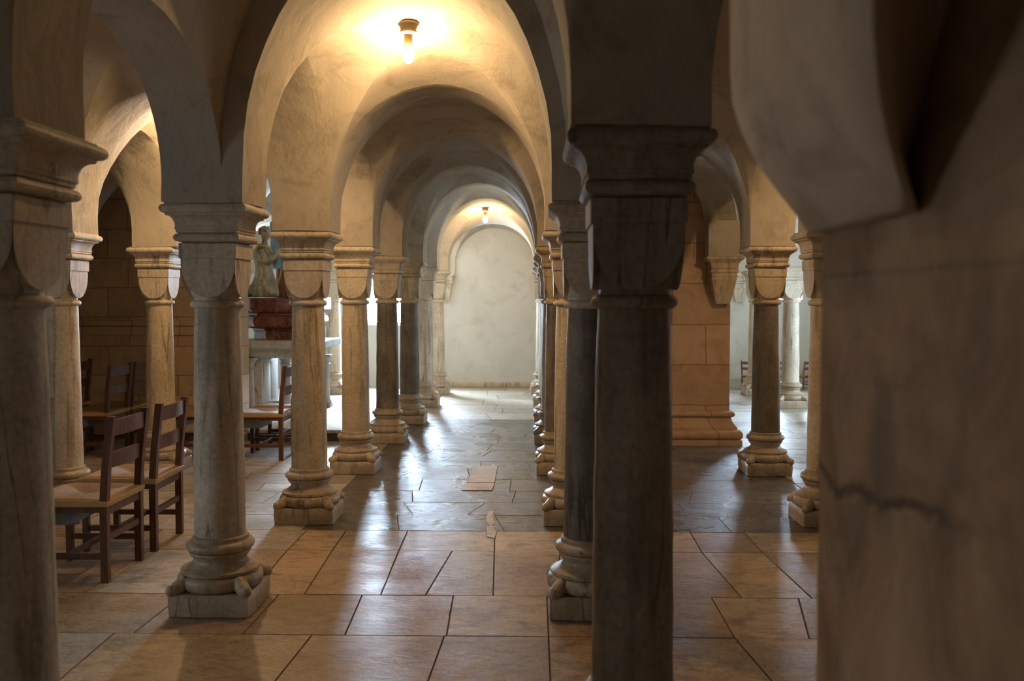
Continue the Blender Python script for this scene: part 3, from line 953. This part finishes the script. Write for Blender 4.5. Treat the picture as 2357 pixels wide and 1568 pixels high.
def springer_loft(secs):
    v = []; f = []
    for (z, xp, zn, zw) in secs:
        pts = [Vector((0.50, 1.549))]
        pts += [Vector((xp+0.05, 1.549)), Vector((xp+0.012, 1.546)), Vector((xp, 1.53))]
        for k in range(1, 6): pts.append(Vector((xp, 1.53+(zn-1.53)*k/6)))
        pts += [Vector((xp, zn+0.02)), Vector((xp+0.006, zn+0.004)), Vector((xp+.02, zn+.012))]
        for k in range(1, 4): pts.append(Vector((xp+.02+(0.464-xp-.02)*k/3, zn+.012+(zw-zn-.012)*k/3)))
        pts.append(Vector((0.50, zw)))
        npts = len(pts)
        for p in pts: v.append((p.x, p.y, z))
    for i in range(len(secs)-1):
        for k in range(npts):
            k2 = (k+1) % npts
            f.append([i*npts+k, i*npts+k2, (i+1)*npts+k2, (i+1)*npts+k])
    f.append(list(range(npts))); f.append([(len(secs)-1)*npts+k for k in range(npts)])
    return v, f
obj('corbelled_springer', *springer_loft([q for q in secs if q[0] < 1.951]), M['pier_plaster'], npier, 50)
struct(obj('trim_6', *springer_loft([q for q in secs if q[0] > 1.949]), M['pier_plaster'], None, 50))

# ------------------------------------------------------------------ ceiling lamps
def lamp(label, x, y, zc, mat, s=1.0):
    t = thing('ceiling_lamp', label, 'lamp', (x, y, zc), 0, 'bare bulb lamps under the vaults')
    m = MB(); m.lathe([(0.030*s, 0.02), (0.058*s, 0.018), (0.062*s, 0.008), (0.052*s, -0.006), (0.046*s, -0.022), (0.044*s, -0.030), (0.050*s, -0.034), (0.050*s, -0.044), (0.036*s, -0.052), (0.026*s, -0.056)], 28)
    m.build('ceiling_rose', M['ceramic'], t, 40)
    m = MB(); m.lathe([(0.022*s, -0.05), (0.022*s, -0.058), (0.024*s, -0.06), (0.024*s, -0.115), (0.021*s, -0.122), (0.012*s, -0.124)], 24)
    m.build('lamp_socket', M['socket'], t, 40)
    m = MB(); m.lathe([(0.014*s, -0.118), (0.016*s, -0.128), (0.024*s, -0.142), (0.0300*s, -0.160), (0.0315*s, -0.176), (0.029*s, -0.193), (0.021*s, -0.207), (0.010*s, -0.2145), (0.002*s, -0.216)], 24)
    m.build('light_bulb', mat, t, 80)
    return t
def ceil_z(x, y):
    ok, loc, nn, fi = ceil.ray_cast(Vector((x, y, 2.2)), Vector((0, 0, 1)))
    return loc.z if ok else 3.05
bpy.context.view_layer.update()
for (lab, x, y, mt) in (
    ('lit bare bulb in a ceiling rose at the top centre of the near vault', at_depth(940, 100, 5.5).x, 5.5, 'bulb'),
    ('small lit bulb shining far down the aisle before the end wall', at_depth(1117, 498, 14.2).x, 14.2, 'bulb_far'),
    ('lit bulb over the left chapel, out of sight behind the pale veined column', -2.42, 7.3, 'bulb_side'),
    ('lit bulb in the right hand aisle hidden by the near plastered pier', 2.85, 7.25, 'bulb_right')):
    lamp(lab, x, y, ceil_z(x, y)-0.012, M[mt])

# ------------------------------------------------------------------ chairs
def make_chair(name, label, wood, group, tray=True):
    """back posts at x=0, seat towards +x"""
    t = thing(name, label, 'chair', (0, 0, 0), 0, group)
    hw = 0.215
    for s in (-1, 1):
        m = MB(); pts = [(0.0, s*hw, 0.0), (0.0, s*hw, 0.43), (-0.012, s*hw, 0.60), (-0.045, s*hw, 0.885)]
        v = []; f = []
        for (x, yy, z) in pts:
            for (a, b) in ((-1,-1),(1,-1),(1,1),(-1,1)): v.append((x+a*0.0195, yy+b*0.0195, z))
        for k in range(3):
            for e in range(4):
                e2 = (e+1) % 4; f.append([k*4+e, k*4+e2, (k+1)*4+e2, (k+1)*4+e])
        f += [[3,2,1,0],[12,13,14,15]]
        m.add(v, f); m.build('back_post', wood, t)
        m = MB(); m.box(0.385, 0.421, s*hw-0.018, s*hw+0.018, 0, 0.44, 0.003); m.build('front_leg', wood, t)
        m = MB(); m.bar((0.0, s*hw, 0.40), (0.405, s*hw, 0.40), 0.024, 0.05); m.build('seat_rail', wood, t)
        m = MB(); m.bar((0.0, s*hw, 0.14), (0.405, s*hw, 0.14), 0.020, 0.032); m.build('stretcher', wood, t)
    m = MB(); m.bar((0.0, -hw, 0.385), (0.0, hw, 0.385), 0.024, 0.05); m.build('seat_rail', wood, t)
    m = MB(); m.bar((0.405, -hw, 0.40), (0.405, hw, 0.40), 0.024, 0.05); m.build('seat_rail', wood, t)
    m = MB(); m.bar((0.0, -hw, 0.235), (0.0, hw, 0.235), 0.020, 0.034); m.build('stretcher', wood, t)
    m = MB(); m.bar((0.21, -hw, 0.14), (0.21, hw, 0.14), 0.020, 0.028); m.build('stretcher', wood, t)
    for (z, hgt) in ((0.82, 0.082), (0.645, 0.078)):
        v = []; f = []; n = 12
        for k in range(n+1):
            u = -1+2*k/n; yy = u*(hw-0.01)
            xb = -0.045*(z-0.6)/0.285*1.0 - 0.022*(1-u*u)
            top = hgt/2 + (0.006*(1-u*u))
            for (dx, zz) in ((-0.008, -hgt/2), (0.008, -hgt/2), (0.008, top), (-0.008, top)):
                v.append((xb+dx-0.004*(zz > 0), yy, z+zz))
        for k in range(n):
            for e in range(4):
                e2 = (e+1) % 4; f.append([k*4+e, k*4+e2, (k+1)*4+e2, (k+1)*4+e])
        f += [[0,1,2,3],[n*4+3,n*4+2,n*4+1,n*4]]
        obj('back_slat', v, f, wood, t, 40)
    # rush seat, sagging to the middle with seams along the diagonals
    v = []; f = []; n = 16
    for a in range(n+1):
        for b in range(n+1):
            u, w = -1+2*a/n, -1+2*b/n
            d = max(abs(u), abs(w)); e = abs(abs(u)-abs(w))
            z = 0.447 - 0.018*(1-d)**0.8 + 0.004*min(1, e*4) - (0.012*(max(0, d-0.86)/0.14)**2)
            v.append((0.205+u*0.232, w*0.245, z))
    for a in range(n):
        for b in range(n):
            f.append([a*(n+1)+b, (a+1)*(n+1)+b, (a+1)*(n+1)+b+1, a*(n+1)+b+1])
    off = len(v)
    bl = [(a*(n+1)) for a in range(n+1)] + [n*(n+1)+b for b in range(1, n+1)] + [a*(n+1)+n for a in range(n-1, -1, -1)] + [b for b in range(n-1, 0, -1)]
    for q in bl: v.append((0.205+(v[q][0]-0.205)*0.985, v[q][1]*0.985, 0.408))
    for k in range(len(bl)):
        k2 = (k+1) % len(bl); f.append([bl[k], bl[k2], off+k2, off+k])
    f.append([off+k for k in range(len(bl))])
    obj('rush_seat', v, f, M['rush'], t, 50)
    if tray:
        m = MB(); m.box(0.17, 0.44, -0.19, 0.19, 0.366, 0.378)
        m.box(0.20, 0.44, -0.185, 0.185, 0.30, 0.312); m.box(0.20, 0.44, -0.185, -0.173, 0.312, 0.366); m.box(0.20, 0.44, 0.173, 0.185, 0.312, 0.366)
        m.box(0.20, 0.212, -0.173, 0.173, 0.312, 0.366)
        m.build('book_tray', M['tray'], t)
    return t
def dup(root, loc, rotz, label):
    r = root.copy(); C.objects.link(r); r.location = loc; r.rotation_euler = (0, 0, rotz); r['label'] = label
    for ch in list(root.children):
        c = ch.copy(); C.objects.link(c); c.parent = r
    return r
GRP = 'ladder-back chairs of the left chapel'
ch0 = make_chair('ladder_back_chair', 'dark ladder-back chair with rush seat, nearest, beside the left edge column', M['wood'], GRP)
hw = 0.215
ch0.location = (-2.275, 5.14, 0); ch0.rotation_euler.z = PI
spots = [
 (-2.275, 5.77, 'dark ladder-back chair with rush seat right behind the nearest chair'),
 (-3.10, 5.66, 'ladder-back chair whose post peeks out beside the left edge column'),
 (-2.36, 8.95, 'ladder-back chair facing the altar legs between two light columns'),
 (-2.36, 9.56, 'rush seated chair behind the one at the altar, mostly hidden by the ochre column'),
 (-3.14, 8.96, 'chair showing one post just left of the veined column'),
 (-4.02, 9.0, 'dark chair at the chapel wall, left of the beige chapel column, front of two'),
 (-4.02, 9.54, 'dark chair touching the beige chapel column, farther of two at the wall'),
 (-4.70, 9.60, 'chair farthest left in front of the chapel wall behind the streaked column'),
]
for (x, y, lab) in spots:
    dup(ch0, (x, y, 0), PI + rng.uniform(-.02, .02), lab)
# low benches by the far right wall
def low_chair(label, x, y, rz):
    t = make_chair('low_chair', label, M['wood_far'], 'low wooden chairs by the far right wall', tray=False)
    t.location = (x, y, 0); t.rotation_euler.z = rz; t.scale = (0.54, 0.54, 0.54)
    return t
low_chair('small brown chair by the far wall left of the brown aisle column', at_depth(1722, 850, 15.9).x, 15.9, PI/2-0.8)
low_chair('small brown chair by the far wall seen between two aisle columns', at_depth(1792, 850, 15.9).x, 15.95, PI/2+0.5)
low_chair('small dark chair by the far wall just left of the near plastered pier', at_depth(1858, 850, 15.9).x, 15.95, PI/2+0.9)
low_chair('small dark chair by the far wall half cut by the near plastered pier', at_depth(1905, 850, 15.9).x, 15.8, PI/2+0.9)

# ------------------------------------------------------------------ altar
ZP = 0.123
m = MB(); m.box(-4.2, -1.86, 9.94, 13.2, ZP-0.035, ZP, 0.006)
plat = m.build('altar_platform', M['stone'], None, 40); struct(plat)
m = MB(); m.box(-4.18, -1.875, 9.955, 13.18, 0.0, ZP-0.035); m.build('step_riser', M['dark_step'], plat)
ax0, ax1, ay0, ay1 = -3.68, -2.52, 11.2, 12.3
acx, acy = (ax0+ax1)/2, (ay0+ay1)/2
al = thing('altar_table', 'pale stone altar table on column legs standing on the step', 'altar', (acx, acy, ZP))
hx, hy = (ax1-ax0)/2, (ay1-ay0)/2
zt = 1.01-ZP
prof = [(0.66, zt-0.215), (0.72, zt-0.205)] + [(0.74+0.19*(1-math.cos(PI/2*k/6)), zt-0.195+0.10*math.sin(PI/2*k/6)) for k in range(7)] + [(0.96, zt-0.09), (0.985, zt-0.085), (0.985, zt-0.008), (0.97, zt)]
m = MB(); m.square_loft([(h*hx, z) for h, z in prof], sub=10, wob=0.002, yw=hy/hx)
m.build('altar_slab', M['altar_stone'], al, 35)
for (lx, ly) in ((-0.36, -0.38), (0.40, -0.38), (-0.10, 0.34), (0.40, 0.34)):
    m = MB()
    m.square_loft([(0.085, 0), (0.085, 0.05)], lx, ly, sub=2)
    m.lathe([(0.085, 0.05), (0.09, 0.07), (0.082, 0.09), (0.07, 0.11), (0.066, 0.14), (0.062, 0.54), (0.074, 0.545), (0.074, 0.56), (0.062, 0.565), (0.066, 0.60), (0.085, 0.63), (0.09, 0.645)], 24, lx, ly)
    m.square_loft([(0.085, 0.645), (0.092, 0.65), (0.092, zt-0.21)], lx, ly, sub=2)
    m.build('column_leg', M['altar_stone'], al, 40)
m = MB(); m.box(-0.53, -0.22, -0.26, 0.52, 0.0, 0.06, .005); m.box(-0.52, -0.24, -0.24, 0.50, 0.055, zt-0.21, 0.006); m.box(-0.5, -0.232, -0.18, 0.11, 0.12, 0.6, 0.006); m.box(-0.5, -0.232, 0.14, 0.44, 0.12, 0.6, 0.006)
m.build('stone_core', M['altar_stone'], al, 40)

# red marble pedestal on the altar
pcx, pcy = -3.10, 11.74
ZT = 1.01
pd = thing('marble_pedestal', 'stepped red marble pedestal on top of the altar table', 'pedestal', (pcx, pcy, ZT+0.002))
def chamfer_loft(prof, hx, hy, ch):
    v = []; f = []
    for (d, z) in prof:
        a, b = hx+d, hy+d; c = ch
        v += [(-a+c, -b, z), (a-c, -b, z), (a, -b+c, z), (a, b-c, z), (a-c, b, z), (-a+c, b, z), (-a, b-c, z), (-a, -b+c, z)]
    for i in range(len(prof)-1):
        for k in range(8):
            k2 = (k+1) % 8; f.append([i*8+k, i*8+k2, (i+1)*8+k2, (i+1)*8+k])
    f.append([7,6,5,4,3,2,1,0]); f.append([len(prof)*8-8+k for k in range(8)])
    return v, f
pp = [(-0.03, 0.0), (-0.03, 0.10), (-0.02, 0.11), (-0.02, 0.125)]
pp += [(-0.02+0.10*math.sin(PI/2*k/5), 0.13+0.05*(1-math.cos(PI/2*k/5))) for k in range(6)]
pp += [(0.085, 0.20), (0.09, 0.25), (0.075, 0.285), (0.05, 0.30), (0.05, 0.32)]
pp += [(0.05+0.06*k/4, 0.32+0.05*(k/4)**2) for k in range(5)] + [(0.115, 0.372), (0.115, 0.50), (0.10, 0.513)]
m = MB(); m.add(*chamfer_loft(pp, 0.40, 0.32, 0.2)); m.build('marble_block', M['marble'], pd, 30)
ZQ = ZT + 0.516

# carved kneeling figure
def loft(rings):
    v = []; f = []; n = len(rings[0])
    for r in rings: v += r
    for i in range(len(rings)-1):
        for k in range(n):
            k2 = (k+1) % n; f.append([i*n+k, i*n+k2, (i+1)*n+k2, (i+1)*n+k])
    f.append(list(range(n))[::-1]); f.append([(len(rings)-1)*n+k for k in range(n)])
    return v, f
def robe_rings(path, folds=9, depth=0.10, n=48, seed=0):
    """path: (cx, cy, z, rx, ry, fold_strength)"""
    out = []
    for (cx, cy, z, rx, ry, fs) in path:
        ring = []
        for k in range(n):
            a = 2*PI*k/n
            w = 1 + depth*fs*(math.sin(a*folds+seed+z*3) * 0.6 + 0.5*noise.noise(Vector((math.cos(a)*3+seed, math.sin(a)*3, z*5))))
            ring.append((cx+rx*w*math.cos(a), cy+ry*w*math.sin(a), z))
        out.append(ring)
    return out
kp = at_depth(612, 690, 11.6)
kn = thing('carved_statue', 'small kneeling figure in a grey-gold robe with joined hands on the marble pedestal', 'statue', (kp.x, 11.55, ZQ+0.004), 0, 'carved figures on the pedestal')
path = [(-0.02, 0, 0.0, 0.17, 0.13, .8), (-0.02, 0, 0.03, 0.185, 0.135, 1), (-0.01, 0, 0.10, 0.165, 0.125, 1.2), (0.0, 0, 0.17, 0.135, 0.115, 1.3), (0.005, 0, 0.25, 0.115, 0.105, 1.2), (0.0, 0, 0.34, 0.10, 0.095, 1.0), (-0.005, 0, 0.42, 0.105, 0.10, .9), (-0.01, 0, 0.50, 0.115, 0.115, .8), (-0.015, 0, 0.56, 0.115, 0.125, .6), (-0.015, 0, 0.605, 0.085, 0.10, .4), (-0.005, 0, 0.635, 0.045, 0.05, .2), (0.005, 0, 0.66, 0.036, 0.038, 0), (0.01, 0, 0.70, 0.03, 0.032, 0)]
m = MB(); m.add(*loft(robe_rings(path, 7, 0.16, 56, 2.0)))
# trailing hem over the lower legs
m.tube([(-0.05, -0.04, 0.10), (-0.12, -0.05, 0.085), (-0.20, -0.06, 0.06), (-0.25, -0.07, 0.035), (-0.27, -0.08, 0.022)], [0.09, 0.085, 0.065, 0.04, 0.018], 14)
m.tube([(0.0, -0.08, 0.22), (0.07, -0.09, 0.12), (0.12, -0.08, 0.03)], [0.05, 0.06, 0.05], 12)
m.build('robe', M['robe'], kn, 75)
for s in (-1, 1):
    m = MB(); m.tube([(-0.02, s*0.10, 0.56), (0.02, s*0.13, 0.47), (0.07, s*0.11, 0.43), (0.13, s*0.05, 0.50), (0.15, s*0.025, 0.525)], [0.05, 0.056, 0.052, 0.042, 0.03], 14)
    m.build('sleeve', M['robe'], kn, 75)
    m = MB(); m.tube([(0.15, s*0.02, 0.52), (0.18, s*0.011, 0.55), (0.195, s*0.009, 0.575)], [0.016, 0.018, 0.012], 10)
    for q in range(4):
        z = 0.548+q*0.0085
        m.tube([(0.178, s*0.009, z), (0.205, s*0.007, z+0.012), (0.228-0.004*abs(q-1.5), s*0.005, z+0.024)], [0.006, 0.0055, 0.004], 7)
    m.tube([(0.165, s*0.012, 0.55), (0.178, s*0.004, 0.575), (0.19, s*0.002, 0.592)], [0.007, 0.006, 0.004], 7)
    m.build('hand', M['flesh'], kn, 75)
m = MB()
hp = [(0.0, 0.70, 0.028, 0.03), (0.012, 0.715, 0.045, 0.042), (0.02, 0.735, 0.056, 0.05), (0.02, 0.765, 0.064, 0.056), (0.018, 0.79, 0.066, 0.058), (0.012, 0.815, 0.062, 0.056), (0.004, 0.84, 0.045, 0.042), (0.0, 0.855, 0.015, 0.015)]
m.add(*loft([[(cx+rx*math.cos(2*PI*k/24), ry*math.sin(2*PI*k/24), z) for k in range(24)] for (cx, z, rx, ry) in hp]))
m.tube([(0.078, 0, 0.785), (0.094, 0, 0.765), (0.085, 0, 0.757)], [0.007, 0.011, 0.008], 8)
m.tube([(0.077, -0.02, 0.742), (0.084, 0, 0.743), (0.077, 0.02, 0.742)], [0.003, 0.006, 0.003], 8)
for s in (-1, 1): m.ball((0.072, s*0.022, 0.787), 0.009, 8, 6); m.ball((0.01, s*0.058, 0.772), 0.013, 8, 6, (.8, .5, 1.3))
m.build('head', M['flesh'], kn, 75)
m = MB(); rr = random.Random(3)
for k in range(46):
    a = rr.uniform(0, 2*PI); zz = rr.uniform(-0.25, 1)
    rad = math.sqrt(max(0, 1-zz*zz))
    p = (0.004+0.062*rad*math.cos(a), 0.060*rad*math.sin(a), 0.79+0.066*zz)
    if p[0] > 0.045 and p[2] < 0.825: continue
    m.ball(p, rr.uniform(0.013, 0.02), 8, 6)
m.build('curly_hair', M['robe'], kn, 75)
# broad collar
m = MB(); m.tube([(0.06, 0.0, 0.60), (0.03, 0.08, 0.615), (-0.06, 0.085, 0.635), (-0.10, 0.0, 0.64), (-0.06, -0.085, 0.635), (0.03, -0.08, 0.615), (0.06, 0.0, 0.60)], 0.02, 10)
m.build('collar', M['gold'], kn, 75)

# taller carved figure in a blue mantle, mostly behind the ochre column
sp_ = at_depth(664, 690, 11.9)
sf = thing('carved_statue', 'taller carved figure in blue mantle and russet robe, mostly behind the ochre column', 'statue', (sp_.x, 11.86, ZQ), 0, 'carved figures on the pedestal')
path = [(0, 0, 0.0, 0.15, 0.11, .8), (0, 0, 0.04, 0.155, 0.115, 1), (0, 0, 0.25, 0.135, 0.105, 1.2), (0, 0, 0.5, 0.12, 0.10, 1.1), (0, 0, 0.62, 0.11, 0.095, .8), (0, 0, 0.8, 0.12, 0.10, .6), (0, 0, 0.93, 0.15, 0.10, .4), (0, 0, 0.98, 0.10, 0.08, .2), (0, 0, 1.01, 0.045, 0.045, 0), (0, 0, 1.05, 0.04, 0.04, 0)]
m = MB(); m.add(*loft(robe_rings(path, 8, 0.13, 56, 0.5))); m.build('robe', M['redwood'], sf, 75)
path = [(-0.03, -0.01, 0.36, 0.15, 0.125, 1.2), (-0.03, -0.01, 0.40, 0.172, 0.14, 1.2), (-0.025, -0.01, 0.6, 0.175, 0.14, 1.1), (-0.02, 0, 0.8, 0.185, 0.135, .8), (-0.02, 0, 0.93, 0.195, 0.125, .5), (-0.01, 0, 1.0, 0.13, 0.10, .3), (0, 0, 1.03, 0.055, 0.055, .1)]
m = MB(); m.add(*loft(robe_rings(path, 6, 0.15, 56, 1.5))); m.build('mantle', M['blue'], sf, 75)
m = MB(); m.tube([(-0.15, -0.09, 0.02), (-0.10, -0.12, 0.12), (-0.06, -0.145, 0.24), (-0.03, -0.155, 0.36)], 0.012, 8); m.build('gilded_hem', M['gold'], sf, 75)
m = MB()
m.add(*loft([[(cx+rx*math.cos(2*PI*k/24), ry*math.sin(2*PI*k/24)-0.01, z+0.35) for k in range(24)] for (cx, z, rx, ry) in hp]))
m.tube([(0, -0.07, 1.135), (0, -0.085, 1.115), (0, -0.075, 1.107)], [0.007, 0.011, 0.008], 8)
m.build('head', M['flesh'], sf, 75)
m = MB()
m.add(*loft([[(rx*math.cos(2*PI*k/20), 0.02+ry*math.sin(2*PI*k/20), z) for k in range(20)] for (z, rx, ry) in ((0.98, 0.09, 0.05), (1.06, 0.088, 0.062), (1.13, 0.082, 0.068), (1.19, 0.065, 0.06), (1.222, 0.02, 0.02))]))
m.build('hair', M['hair'], sf, 75)

# ------------------------------------------------------------------ camera, world, view
cam = bpy.data.cameras.new('camera'); co = bpy.data.objects.new('camera', cam); C.objects.link(co)
co.location = (0, 0, CAM_Z); co.rotation_euler = (R(90)+PITCH, 0, YAW)
cam.sensor_width = 36; cam.lens = F_PX/2357*36
cam.clip_start = 0.02; cam.clip_end = 100
cam.dof.use_dof = True; cam.dof.focus_distance = 6.0; cam.dof.aperture_fstop = 3.2
scene.camera = co
w = bpy.data.worlds.new('world'); scene.world = w; w.use_nodes = True
w.node_tree.nodes['Background'].inputs[0].default_value = (0.4, 0.5, 0.65, 1)
w.node_tree.nodes['Background'].inputs[1].default_value = 0.4
vs = scene.view_settings
scene.display_settings.display_device = 'sRGB'
vs.view_transform = 'Standard'; vs.look = 'None'; vs.gamma = 1.0; vs.use_curve_mapping = False
vs.exposure = 0.50
scene.cycles.max_bounces = 6; scene.cycles.diffuse_bounces = 5; scene.cycles.glossy_bounces = 3; scene.cycles.transmission_bounces = 1
scene.cycles.sample_clamp_indirect = 4.0
scene.cycles.use_denoising = True
